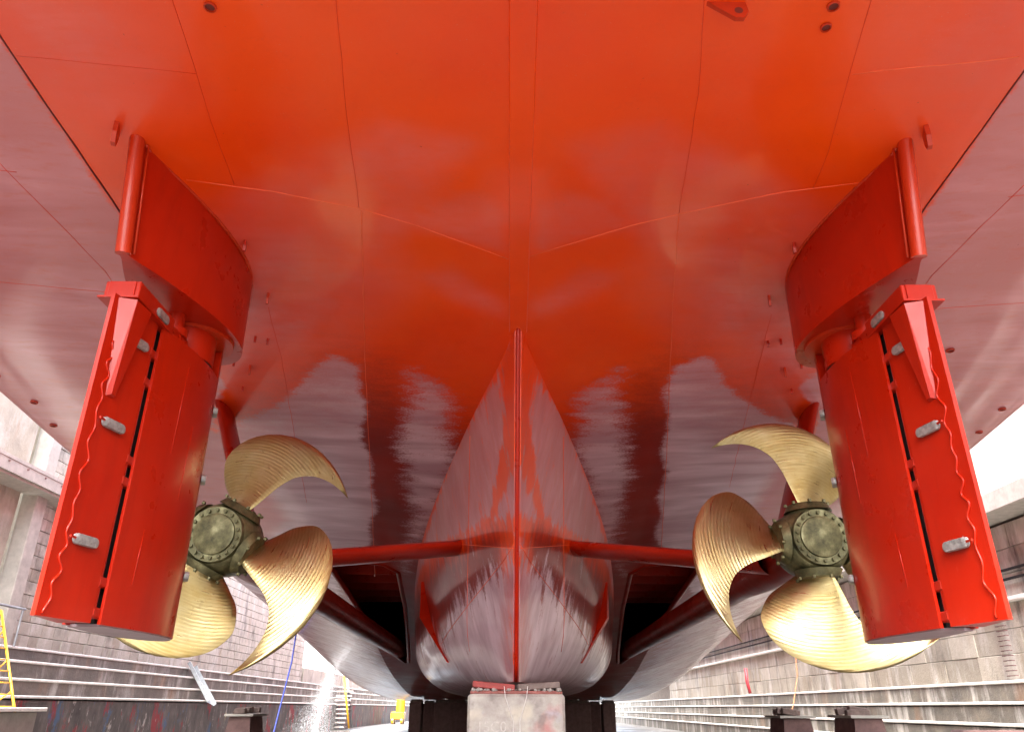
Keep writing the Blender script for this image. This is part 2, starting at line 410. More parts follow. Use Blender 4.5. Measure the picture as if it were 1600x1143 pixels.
def lay_courses(wall, side, xf, zs, y0, y1, L, mat, near, far, limit=300):
    """courses of stones as parts of the wall; the ones past the limit joined as one stuff part"""
    spots = []
    for z0, z1 in zip(zs[:-1], zs[1:]):
        y = y0 + random.uniform(-L, 0)
        while y < y1:
            l = L * random.choice((.75, .9, 1, 1.15, 1.4)); a, b = max(y, y0), min(y + l, y1); y += l
            if b - a > .12: spots.append((a, b, z0, z1))
    vis = [s for s in spots if near <= s[0] and s[1] <= far]
    rest = [s for s in spots if not (near <= s[0] and s[1] <= far)]
    if len(vis) > limit: vis.sort(key=lambda s: s[0]); rest += vis[limit:]; vis = vis[:limit]
    cache = {}
    for a, b, z0, z1 in vis:
        k = (round((b-a) / .1) * .1, round(z1-z0, 2))
        k = (max(k[0], .15), k[1])
        if k not in cache: cache[k] = block_mesh('stone_block', k[0] - .012, k[1] - .012, .25, .014, mat)
        o = bpy.data.objects.new('stone_block', cache[k]); C.objects.link(o); o.parent = wall
        o.rotation_euler = (0, 0, 0 if side < 0 else math.pi)
        o.scale = (1, (b - a) / k[0], 1)
        o.location = Vector((side * xf - side * random.uniform(0, .022), (a+b)/2, (z0+z1)/2)) - wpos(wall)
    if rest:
        m = MB()
        for a, b, z0, z1 in rest:
            m.box((side * (xf + .1) - side * random.uniform(0, .02), (a+b)/2, (z0+z1)/2), (.2, b-a-.025, z1-z0-.025))
        o = m.build('stone_blocks', mat, wall, wpos(wall)); o['kind'] = 'stuff'

def wall_profile(side, prof, y0, y1, name, mat, parent, close_to=16.5):
    m = MB(); rows = []
    for y in (y0, y1): rows.append([(side * x, y, z) for x, z in prof])
    m.grid(rows)
    for y in (y0, y1):
        m.add([(side*x, y, z) for x, z in prof] + [(side*close_to, y, prof[-1][1]), (side*close_to, y, 0)], [tuple(range(len(prof)+2))])
    return m.build(name, mat, parent, wpos(parent) if parent else (side * 16, 0, 0))
# --- left wall
WL = empty('dock_wall', (-15, 0, 0)); tag(WL, 'tall stepped stone dock wall with altar ledges on the left', 'wall', 'dock side walls')
stepsL = [(13.0, 1.75), (13.43, 2.19), (13.86, 2.67), (14.3, 3.06)]
wall_profile(-1, [(13.0, -.2), (13.0, 1.70)], -70, 150, 'lower_face', M['splash'], WL)
for i, (x, z) in enumerate(stepsL):
    nz = stepsL[i+1][1] if i < 3 else 3.06; nx = stepsL[i+1][0] if i < 3 else 14.75
    m = MB(); m.box((-(x + nx)/2 - .02, 40, z - .06), (nx - x + .04, 220, .11)); m.build('altar_tread', M['altar'], WL, (-x, 40, z))
    m = MB(); m.box((-x - .03, 40, z - .035), (.12, 220, .075), None, .018); m.build('nosing', M['nosing'], WL, (-x, 40, z + .002))
    if i < 3:
        m = MB(); m.box((-nx - .1, 40, (z + nz - .08)/2), (.2, 220, nz - z - .03)); m.build('altar_riser', M['altar'], WL, (-nx, 40, z))
m = MB(); m.box((-15.6, -24, 7.9), (1.3, 93, 10.0)); m.build('concrete_panel', M['concL'], WL, (-15, -24, 3.1))
m = MB(); m.box((-15.7, 41, 7.3), (1.3, 35, 8.6)); m.build('wall_core', M['mortar'], WL, (-15, 50, 3))
m = MB(); m.box((-15.7, 104.5, 3.55), (1.3, 91, 1.1)); m.build('far_wall_face', M['stoneL'], WL, (-15, 110, 3))
m = MB(); m.box((-14.85, 23.1, 7.9), (.5, .55, 9.8), None, .02); m.build('pilaster', M['beam'], WL, (-15, 23, 3.1))
zs = [3.07 + .385 * i for i in range(22)]
lay_courses(WL, -1, 14.95, zs, 23.45, 58, .62, M['stoneL'], 23.4, 60, 300)
m = MB(); m.box((-14.55, -5, 7.85), (1.0, 75, .10)); m.box((-14.12, -5, 7.63), (.10, 75, .34)); m.box((-14.55, -5, 7.42), (.8, 75, .07))
m.build('ledge_beam', M['beam'], WL, (-14.6, 0, 7.6))
mk = None
for k in range(14):
    if mk is None:
        m = MB(); m.tube([(-14.07, 14, 7.72), (-14.03, 14, 7.72)], .028, 8); mk = m.build('beam_bolt', M['rust'], WL, (-14.05, 14, 7.72))
    else: clone(mk, mk.location + Vector((0, k * .9, 0)))
m = MB(); m.box((-15.7, 10, 13.1), (2.2, 70, .5)); m.build('coping', M['conc'], WL, (-15, 10, 9.3))
# --- right wall
WR = empty('dock_wall', (15, 0, 0)); tag(WR, 'streaked stone dock wall with white edged altar steps on the right', 'wall', 'dock side walls')
stepsR = [(12.6, .68), (13.0, 1.18), (13.4, 1.71), (13.8, 2.25)]
wall_profile(1, [(12.6, -.2), (12.6, .63)], -70, 150, 'lower_face', M['altarR'], WR)
for i, (x, z) in enumerate(stepsR):
    nz = stepsR[i+1][1] if i < 3 else 2.25; nx = stepsR[i+1][0] if i < 3 else 14.5
    m = MB(); m.box(((x + nx)/2 + .02, 40, z - .06), (nx - x + .04, 220, .11)); m.build('altar_tread', M['altarR'], WR, (x, 40, z))
    m = MB(); m.box((x + .03, 40, z - .035), (.12, 220, .08), None, .018); m.build('nosing', M['nosing'], WR, (x, 40, z + .002))
    if i < 3:
        m = MB(); m.box((nx + .1, 40, (z + nz - .08)/2), (.2, 220, nz - z - .03)); m.build('altar_riser', M['altarR'], WR, (nx, 40, z))
m = MB(); m.box((15.7, 40, 4.6), (1.5, 220, 5.0)); m.build('wall_core', M['mortar'], WR, (15, 40, 2.2))
lay_courses(WR, 1, 14.45, [2.26, 2.98, 3.66, 4.36], 6, 75, 1.7, M['stoneR'], 10, 72, 180)
m = MB(); m.box((14.6, 40, 4.42), (.75, 220, .12), None, .02); m.build('string_course', M['nosing'], WR, (14.5, 40, 4.4))
lay_courses(WR, 1, 14.7, [4.49, 5.2, 5.9, 6.6], 6, 75, 1.5, M['stoneR'], 10, 72, 180)
for z in (5.02, 5.28):
    m = MB(); m.tube([(14.55, -20, z), (14.55, 80, z)], .04, 8); m.build('cable_pipe', M['black'], WR, (14.55, 0, z))
m = MB(); m.box((14.6, 40, 6.95), (1.9, 220, .55), None, .02); m.build('ledge_beam', M['beam'], WR, (14, 40, 6.9))
m = MB(); m.box((13.9, 40, 7.29), (.35, 220, .1)); m.build('ledge_kerb', M['nosing'], WR, (14, 40, 7.2))
m = MB(); m.box((15.6, 30, 11.2), (1.0, 120, 7.95)); m.build('upper_face', M['stoneR'], WR, (15, 40, 7.2))
lad = None
for k in range(14):
    if lad is None:
        m = MB(); m.tube([(14.36, 23.2, 2.4), (14.28, 23.2, 2.4), (14.28, 23.6, 2.4), (14.36, 23.6, 2.4)], .016, 6); lad = m.build('ladder_rung', M['rust'], WR, (14.3, 23.4, 2.4))
    else: clone(lad, lad.location + Vector((0, 0, .3 * k * .45)))
# --- dock ends
m = MB(); m.box((0, 150.5, 1.75), (33, 1, 3.5), None, .05); e = m.build('dock_head_wall', M['stoneL'], None, (0, 150, 0)); tag(e, 'far pale end wall of the dry dock beyond the hull', 'wall')
m = MB(); m.box((0, -70.5, 4.4), (33, 1, 8.8), None, .05); e = m.build('dock_gate', M['conc'], None, (0, -70, 0)); tag(e, 'concrete dock gate closing the dock astern', 'gate')

# ================================================================== the ship
SHIP = empty('ship', (0, 12, 1.85)); tag(SHIP, 'red painted ship standing on blocks, seen from under its stern', 'ship')
def sdf_poly(px, py, poly):
    d = np.full(px.shape, 1e9); ins = np.zeros(px.shape, bool); n = len(poly)
    for i in range(n):
        ax, ay = poly[i]; bx, by = poly[(i+1) % n]
        ex, ey = bx-ax, by-ay; wx, wy = px-ax, py-ay
        t = np.clip((wx*ex + wy*ey) / (ex*ex + ey*ey + 1e-12), 0, 1)
        d = np.minimum(d, np.hypot(wx - ex*t, wy - ey*t))
        c = ((ay <= py) & (by > py)) | ((by <= py) & (ay > py))
        with np.errstate(divide='ignore', invalid='ignore'):
            xi = ax + (py - ay) / (by - ay + 1e-15) * (bx - ax)
        ins ^= c & (px < xi)
    return np.where(ins, d, -d)
# areas of old mauve coat, the forward lilac ones partly painted-in reflection, in plan (|x|, y), with the feather of their edge
OLD = [([(4.40, -1), (12, -1), (12, 16), (5.2, 13), (4.8, 11.3), (4.40, 10.6)], .06, 1.0),
       ([(4.75, 12.0), (2.65, 9.8), (2.3, 10.15), (2.7, 14), (3.25, 17), (4.3, 19), (5.0, 22), (9, 24), (12, 14), (5.5, 13)], .14, 1.0),
       ([(1.5, 10.0), (1.0, 10.5), (1.0, 12.4), (1.6, 15.5), (2.65, 18.9), (2.2, 16), (1.95, 12.4)], .32, .85),
       ([(4.9, 20.5), (12, 20.5), (12, 80), (5.2, 80), (5.2, 36), (4.2, 30), (4.6, 24)], .9, .55)]
THIN_AND_REFLECTION = [([(.50, 5.84), (1.23, 7.07), (1.97, 8.07), (2.57, 9.08), (4.40, 10.75), (4.5, 9.0), (3.6, 7.0), (2.6, 6.3), (1.3, 5.6)], .16, .36),  # pale patches: hull reflections painted in beside the centreline, then thin old coat
        ([(1.23, 7.07), (.93, 6.65), (.50, 6.50), (.16, 6.75), (.16, 7.5), (.62, 7.28)], .07, .36),
        ([(1.30, 7.92), (.80, 7.82), (.20, 8.50), (.20, 8.72), (.85, 8.36)], .12, .38),
        ([(3.5, 7.3), (2.3, 7.1), (1.8, 8.0), (2.45, 8.9), (4.40, 10.75), (4.55, 9.0), (4.4, 7.2)], .8, .8),
        ([(2.7, 8.6), (2.6, 9.05), (4.40, 10.8), (4.55, 9.4)], .25, .8),
        ([(4.5, 2), (2.9, 2), (3.2, 5.2), (4.5, 5.6)], .6, .35)]
def thin_and_reflection(x, y):
    ax = np.abs(x); f = np.zeros(x.shape)
    for poly, w, k in THIN_AND_REFLECTION: f = np.maximum(f, k * np.clip(sdf_poly(ax, y, poly) / w * .5 + .5, 0, 1))
    return f * (ax < 4.4)
def maroon_blend(x, y):  # grows going forward from a chevron line across the bottom
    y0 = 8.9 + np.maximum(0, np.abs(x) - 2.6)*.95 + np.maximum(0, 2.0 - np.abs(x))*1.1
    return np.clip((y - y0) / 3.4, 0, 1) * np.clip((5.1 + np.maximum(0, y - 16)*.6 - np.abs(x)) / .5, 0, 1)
def old_coat(x, y):
    sg = np.sign(x); ax = np.abs(x); f = np.zeros(x.shape)
    far_ = np.clip((y - 9.2) / .8, 0, 1); ax = ax + far_ * .05 * np.sin(y*1.1 + 2.2*sg) + far_ * .05 * np.sin(y*3.3 + 4*sg); y = y + far_ * .16 * np.sin(ax*2.1 + 3*sg)
    for poly, w, k in OLD: f = np.maximum(f, k * np.clip(sdf_poly(ax, y, poly) / w * .5 + .5, 0, 1))
    return f
# --- hull shell
ys = np.concatenate([np.arange(2.0, 30, .12), np.arange(30, 60, .5), np.arange(60, 96.01, 1.5)])
rows = []
TOPZ = 9.5
for y in ys:
    xk = float(xk_of(y)); b = float(f_b(y)); r = min(float(f_r(y)), .45*b)
    xs = list(np.linspace(0, xk, 34)) + list(np.linspace(xk, b - r, 26))[1:] + [b - r + r*math.sin(a) for a in np.linspace(0, math.pi/2, 9)[1:]]
    zz = hull_z(np.array(xs), np.full(len(xs), y))
    half = [(x, y, z + Z0) for x, z in zip(xs, zz)] + [(b + .02, y, 7.2 + .2), (b + .1, y, TOPZ), (b + .1, y, 12)]
    rows.append([(-p[0], p[1], p[2]) for p in half[:0:-1]] + half)
mb = MB(); mb.grid(rows)
n = len(rows[0])
mb.f.append(tuple(range(n)))                                  # transom
mb.f.append(tuple(range((len(rows)-1)*n, len(rows)*n)))       # stem
deck = [i*n for i in range(len(rows))] + [i*n + n-1 for i in range(len(rows))][::-1]
mb.f.append(tuple(deck))
hull = mb.build('hull', M['hull'], SHIP, (0, 12, 1.85), True, 12)
hull['label'] = 'red and mauve painted steel hull bottom'
SHADE_CUTOUT = [(4.5, 18.6), (4.1, 18.2), (3.1, 18.3), (2.80, 18.7), (2.95, 21.5), (3.40, 26.4), (3.52, 27.3), (3.66, 27.4), (3.82, 26.8), (4.32, 22.5)]  # invented opening, cut in the hull so this area goes black
bm = bmesh.new(); bm.from_mesh(hull.data)
for sx in (-1, 1):
    for i in range(len(SHADE_CUTOUT)):
        (ax, ay), (bx, by) = SHADE_CUTOUT[i], SHADE_CUTOUT[(i+1) % len(SHADE_CUTOUT)]
        fs_ = [f for f in bm.faces if 2.0 < sx*f.calc_center_median().x < 5.2 and 5.5 < f.calc_center_median().y < 15.8 and f.calc_center_median().z < 4]
        gm = list({e for f in fs_ for e in f.edges}) + fs_ + list({v for f in fs_ for v in f.verts})
        bmesh.ops.bisect_plane(bm, geom=gm, plane_co=(sx*ax, ay - 12, 0), plane_no=(by - ay, -sx*(bx - ax), 0), dist=1e-5)
    kill = []
    for f in bm.faces:
        c_ = f.calc_center_median()
        if c_.z < 4 and 0 < sx*c_.x < 6 and 6 < c_.y < 15.5 and sdf_poly(np.array([sx*c_.x]), np.array([c_.y + 12]), SHADE_CUTOUT)[0] > 0: kill.append(f)
    bmesh.ops.delete(bm, geom=kill, context='FACES')
bm.to_mesh(hull.data); bm.free(); smooth_mesh(hull.data, 12)
V = np.array([v.co for v in hull.data.vertices]) + np.array([0, 12, 1.85])
at = hull.data.attributes.new('old_coat', 'FLOAT', 'POINT'); at.data.foreach_set('value', old_coat(V[:, 0], V[:, 1]).astype(np.float32))
at = hull.data.attributes.new('maroon_blend', 'FLOAT', 'POINT'); at.data.foreach_set('value', maroon_blend(V[:, 0], V[:, 1]).astype(np.float32))
at = hull.data.attributes.new('thin_and_reflection', 'FLOAT', 'POINT'); at.data.foreach_set('value', thin_and_reflection(V[:, 0], V[:, 1]).astype(np.float32))

def ribbon(path, r=.012, n=5):     # bead lying on the hull underside, path in plan
    pts = []
    for (x0, y0), (x1, y1) in zip(path[:-1], path[1:]):
        k = max(2, int(math.hypot(x1-x0, y1-y0) / .25))
        for i in range(k): pts.append((x0 + (x1-x0)*i/k, y0 + (y1-y0)*i/k))
    pts.append(path[-1])
    pts = [(x + random.gauss(0, .0035), y + random.gauss(0, .0035)) for x, y in pts]
    p3 = [(x, y, float(hull_z(x, y)) + Z0 - .001) for x, y in pts]
    m = MB(); m.tube(p3, [r * random.uniform(.8, 1.25) for _ in p3], n); return m
def weld(path, r=.011, mat='weld', name='weld_seam'):
    m = ribbon(path, r); return m.build(name, M[mat], hull, m.v[0], True)
SEAMS = []
for s in (-1, 1):
    weld([(s*4.37, 2.05), (s*4.37, 9.2)], .010, 'seamdark', 'knuckle_seam')
for sx in (-1, 1):
    rim = []
    for i in range(len(SHADE_CUTOUT)):
        (ax, ay), (bx, by) = SHADE_CUTOUT[i], SHADE_CUTOUT[(i+1) % len(SHADE_CUTOUT)]
        k = max(1, int(math.hypot(bx-ax, by-ay) / .4))
        for q in range(k):
            x_, y_ = ax + (bx-ax)*q/k, ay + (by-ay)*q/k; rim.append((sx*x_, y_, float(hull_z(x_, y_)) + Z0 + .03))
    rim.append(rim[0]); m = MB(); m.tube(rim, .07, 8); m.build('cutout_rim', M['shaft'], hull, rim[0], True)
    for yq in (20.2, 21.6, 23.0, 24.4, 25.8):            # added frames inside the invented opening
        m = MB(); m.box((sx*3.6, yq, 5.2), (3.4, .03, 1.1)); m.build('cutout_frame', M['strut'], hull, (sx*3.6, yq, 5.2))
# centre plate strip
m = MB(); rr = []
for y in np.arange(2.05, 9.1, .25):
    z = float(hull_z(0, y)) + Z0
    rr.append([(-.12, y, z - .0), (-.11, y, z - .014), (.11, y, z - .014), (.12, y, z - .0)])
m.grid(rr); m.build('centre_strip', M['hull'], hull, (0, 5, 6.5))

# --- centre skeg
rows = []
zz = np.concatenate([[.35], np.linspace(.37, 1.6, 16), np.linspace(1.7, 5.2, 40)])
dd = np.concatenate([np.linspace(0, .2, 4), np.linspace(.3, 20, 110)])
for z in zz:
    ye = edge_y(z); half = []
    for d in dd: half.append((float(skeg_w(d, z)), ye + d, z + Z0))
    rows.append([(-p[0], p[1], p[2]) for p in half[::-1]] + half)
mb = MB(); mb.grid(rows); nn = len(rows[0])
mb.f.append(tuple(range(nn)))
skeg = mb.build('skeg', M['skeg'], SHIP, (0, 12, 1.85), True, 40); skeg['label'] = 'wedge shaped centre skeg with sharp after edge'
V = np.array(mb.v)
def skeg_old(x, y, z):           # z above eye
    d = y - edge_y(z)
    f = np.zeros(x.shape)
    for poly, w in SKEG_OLD: f = np.maximum(f, np.clip(sdf_poly(d, z, poly) / w * .5 + .5, 0, 1))
    return f
SKEG_OLD = [([(.77, 4.33), (2.1, 4.25), (3.5, 3.9), (5.4, 3.35), (9, 2.9), (9, 2.6), (5.4, 2.95), (3.02, 2.79), (1.31, 2.63), (.85, 3.17), (.46, 3.83)], .10),
            ([(-.1, 3.03), (-.1, 2.45), (1.0, 2.58), (.55, 2.86)], .10),
            ([(-.2, 2.0), (2.06, 1.75), (3.53, 1.51), (4.34, 1.2), (5.99, 1.5), (6.89, 1.25), (20, 1.0), (20, .0), (-.2, .0)], .42)]
at = skeg.data.attributes.new('old_coat', 'FLOAT', 'POINT'); at.data.foreach_set('value', skeg_old(V[:, 0], V[:, 1], V[:, 2] - Z0).astype(np.float32))
at = skeg.data.attributes.new('maroon_blend', 'FLOAT', 'POINT'); at.data.foreach_set('value', (np.clip((2.75 - (V[:, 2] - Z0)) / .5, 0, 1) * np.clip((V[:, 1] - edge_y(V[:, 2] - Z0) - .15) / .8, 0, 1)).astype(np.float32))  # same maroon blend, low on the skeg flanks
m = MB(); m.tube([(0, edge_y(z) - .01, z + Z0) for z in np.linspace(.36, 4.66, 20)], .034, 10); m.build('stern_bar', M['red'], skeg, (0, 10, 4), True)
def skeg_pt(s, d, z, off=0.): return (s * (float(skeg_w(d, z)) + off), float(edge_y(z)) + d, z + Z0)
for s in (-1, 1):
    # fin on the skeg flank
    A = [skeg_pt(s, 17 - edge_y(2.5), 2.5), skeg_pt(s, 16.6 - edge_y(1.7), 1.7), skeg_pt(s, 16 - edge_y(.81), .81)]
    m = MB()
    pl = []
    for k, (p, o) in enumerate(zip(A, (.03, .2, .02))):
        p = Vector(p); q = p + Vector((s*.9, -.45, 0)).normalized() * o; q2 = p - Vector((s*.9, -.45, 0)).normalized()*.2
        t = Vector((.03, .06, 0)) * (1 if k == 1 else .6)
        pl.append([q2 + t, q + t, q - t, q2 - t])
    m.grid(pl, True); m.f.append((0, 1, 2, 3)); m.f.append((8, 9, 10, 11))
    m.build('skeg_fin', M['red'], skeg, A[1], False)
    # seam that runs forward and down from the kink of the after edge
    for da, za, db, zb in ((0, 2.1, 4.5, 1.15), (.0, 2.05, 4.5, 2.9), (2.2, 4.0, 2.5, .9)):
        pts = [skeg_pt(s, da + (db-da)*q, za + (zb-za)*q, .002) for q in np.linspace(0, 1, 14)]
        m = MB(); m.tube(pts, .006, 5); m.build('weld_seam', M['hullweld'], skeg, pts[0], True)

# --- shaft, bossing, struts
PX, PY, PZ = 3.80, 9.80, 1.97 + Z0
for s in (-1, 1):
    m = MB(); m.tube([(s*PX, y, PZ + (y - PY)*-.012) for y in (PY + .25, 11.6, 13, 15, 17, 20, 32)], [.31, .33, .26, .26, .26, .26, .26], 24)
    o = m.build('shaft_tube', M['shaft'], SHIP, (s*PX, 11, PZ), True, 50)
    at = o.data.attributes.new('old_coat', 'FLOAT', 'POINT'); at.data.foreach_set('value', np.zeros(len(o.data.vertices), np.float32))
    def arm(pts, w, th):
        m = MB(); pts = [Vector(p) for p in pts]; rws = []
        t = (pts[1] - pts[0]).normalized(); f = Vector((0, 1, 0)); f = (f - t * f.dot(t)).normalized(); g = t.cross(f)
        for p in pts:
            rws.append([p + f * (math.cos(a) * w) + g * (math.sin(a) * th) for a in np.linspace(0, 2*math.pi, 17)[:-1]])
        m.grid(rws, True); return m
    arm([(s*3.55, 10.9, PZ - .12), (s*.60, 13.9, 2.68 + Z0)], .30, .115).build('strut_arm', M['strut'], SHIP, (s*2, 11.5, PZ), True)
    arm([(s*3.80, 11.0, PZ + .1), (s*4.75, 11.4, float(hull_z(4.75, 11.4)) + Z0 + .15)], .34, .10).build('strut_arm', M['strut'], SHIP, (s*4.2, 11.2, PZ + 1), True)

# --- propellers
BL_R = [.20, .28, .35, .42, .5, .58, .65, .72, .78, .83, .87, .91, .94, .97, .99, 1.0]
f_lead = pchip([.20, .35, .5, .65, .78, .87, .94, 1.0], [22, 36, 42, 40, 30, 14, -9, -46])
f_trail = pchip([.20, .35, .5, .65, .78, .87, .94, 1.0], [-17, -18, -18, -20, -26, -33, -40, -47])
RAD = 1.70
def blade_mesh(handed):
    """one skewed blade about the +Y shaft axis, reference line up (+Z); handed = +1 tip swept clockwise seen from astern"""
    nc = 19; A = []; B = []; uvA = []
    for r in np.concatenate([np.linspace(.2, .9, 26), np.linspace(.92, 1.0, 9)]):
        la, tr = float(f_lead(r)), float(f_trail(r)); rowa = []; rowb = []; ua = []
        for j in range(nc):
            c = j / (nc-1); th = R(la + (tr - la) * c)
            off = th - R(-4)
            th_ = max(.006, .06 * (1.05 - r)**.8) * (max(0, 4*c*(1-c)))**.6 + .004
            camber = .05 * RAD * .35 * 4*c*(1-c)
            yy = off * .42 * (1.1 - .25*r) - camber - .05 * r
            # handed swing: angle from up, positive = counter-clockwise as seen from astern (towards -x)
            x = -math.sin(th) * r * RAD * handed; z = math.cos(th) * r * RAD
            rowa.append((x, yy - th_, z)); rowb.append((x, yy + th_, z)); ua.append((r, c, 0))
        A.append(rowa); B.append(rowb); uvA.append(ua)
    m = MB(); rows_ = [ra + rb[::-1] for ra, rb in zip(A, B)]
    uv = [u for ra in uvA for u in (ra + ra[::-1])]
    m.grid(rows_, True)
    me = bpy.data.meshes.new('blade'); me.from_pydata(m.v, [], m.f); me.update()
    bm = bmesh.new(); bm.from_mesh(me); bmesh.ops.recalc_face_normals(bm, faces=bm.faces[:]); bm.to_mesh(me); bm.free()
    a = me.attributes.new('blade_uv', 'FLOAT_VECTOR', 'POINT'); a.data.foreach_set('vector', np.array(uv, np.float32).ravel())
    me.materials.append(M['brass']); smooth_mesh(me, 50); return me
def lathe(prof, n=40):              # prof: (y, r) around the Y axis
    m = MB(); m.grid([[(r*math.sin(2*math.pi*j/n), y, r*math.cos(2*math.pi*j/n)) for j in range(n)] for y, r in prof], True)
    m.f.append(tuple(range(n))); m.f.append(tuple((len(prof)-1)*n + j for j in range(n))); return m
bolt_me = None
for s, phase in ((-1, 62), (1, 89)):
    H = lathe([(-.30, .30), (-.30, .345), (-.24, .36), (-.22, .385), (-.12, .43), (.1, .455), (.3, .44), (.42, .38), (.5, .30)])
    c = Vector((s*PX, PY, PZ))
    H.v = [tuple(Vector(p) + c) for p in H.v]
    prop = H.build('propeller', M['hub'], SHIP, c, True, 30)
    prop['label'] = 'bronze four bladed propeller beside the %s rudder' % ('left' if s < 0 else 'right')
    cap = lathe([(-.335, .22), (-.325, .255), (-.30, .262)]); cap.v = [tuple(Vector(p) + c) for p in cap.v]; cap.build('hub_cap', M['hub'], prop, c, True, 30)
    me = blade_mesh(-s)
    for k in range(4):
        a = phase + 90*k            # image angle of the reference line for the left one, mirrored for the right one
        o = bpy.data.objects.new('blade', me); C.objects.link(o); o.parent = prop
        rot = R(90 - a) if s < 0 else -R(90 - a)
        o.rotation_euler = (0, rot, 0)
        # blade palm
        dirv = Vector((math.sin(rot), 0, math.cos(rot)))
        m = MB(); p0 = c + dirv*.37; p1 = c + dirv*.462
        m.tube([p0, p1], [.30, .25], 26); pm = m.build('blade_palm', M['hub'], prop, p1, True, 30)
        for q in range(8):
            aa = 2*math.pi*q/8 + .2; side = dirv.cross(Vector((0, 1, 0)))
            pos = c + dirv*.455 + (side*math.cos(aa) + Vector((0, 1, 0))*math.sin(aa))*.265
            if bolt_me is None:
                mm = MB(); mm.tube([(0, 0, 0), (0, 0, .035)], .024, 6); bo = mm.build('bolt', M['hub'], prop, (0, 0, 0)); bolt_me = bo.data
                bo.location = pos - c; bo.rotation_euler = (0, rot, 0)
            else:
                bo = bpy.data.objects.new('bolt', bolt_me); C.objects.link(bo); bo.parent = prop; bo.location = pos - c; bo.rotation_euler = (0, rot, 0)
    for q in range(18):
        aa = 2*math.pi*q/18
        bo = bpy.data.objects.new('bolt', bolt_me); C.objects.link(bo); bo.parent = prop
        bo.location = Vector((math.sin(aa)*.30, -.30, math.cos(aa)*.30)); bo.rotation_euler = (R(90), 0, 0)

# --- rudder horns, rudders
def foil(y0, y1, half, n=26, tmax=.36, tail=.0):
    """half section list of (y, t) from the after end y0 to the leading edge y1"""
    out = []
    for i in range(n):
        u = 1 - (1 - i/(n-1))
        u = .5 - .5*math.cos(math.pi*u)
        xi = 1 - u                       # 0 at leading edge
        t = half * (1.4845*math.sqrt(max(xi, 0)) - .63*xi - 1.758*xi**2 + 1.4215*xi**3 - .5075*xi**4) / .5 
        out.append((y0 + (y1 - y0)*u, max(t, tail) if i < n-1 else 0.0))
    return out
def loop(sec, xc):
    return [(xc - t, y) for y, t in sec] + [(xc + t, y) for y, t in sec[-2::-1]]
RX = 3.72
def capsule(c, L, W, T, axis_dir, nrm):
    """zinc anode: flat rounded bar lying on a surface"""
    a = Vector(axis_dir).normalized(); nn_ = Vector(nrm).normalized(); b = nn_.cross(a)
    out = []
    for k in range(24):
        an = 2*math.pi*k/24; e = (L - W)/2
        out.append(a * (math.cos(an)*W/2 + (e if math.cos(an) >= 0 else -e)) + b * math.sin(an)*W/2)
    m = MB(); c = Vector(c)
    m.grid([[c + p for p in out], [c + p + nn_*T*.7 for p in out], [c + p*.88 + nn_*T for p in out], [c + p*.55 + nn_*T*.97 for p in out]], True)
    m.f.append(tuple(72 + k for k in range(24))); return m
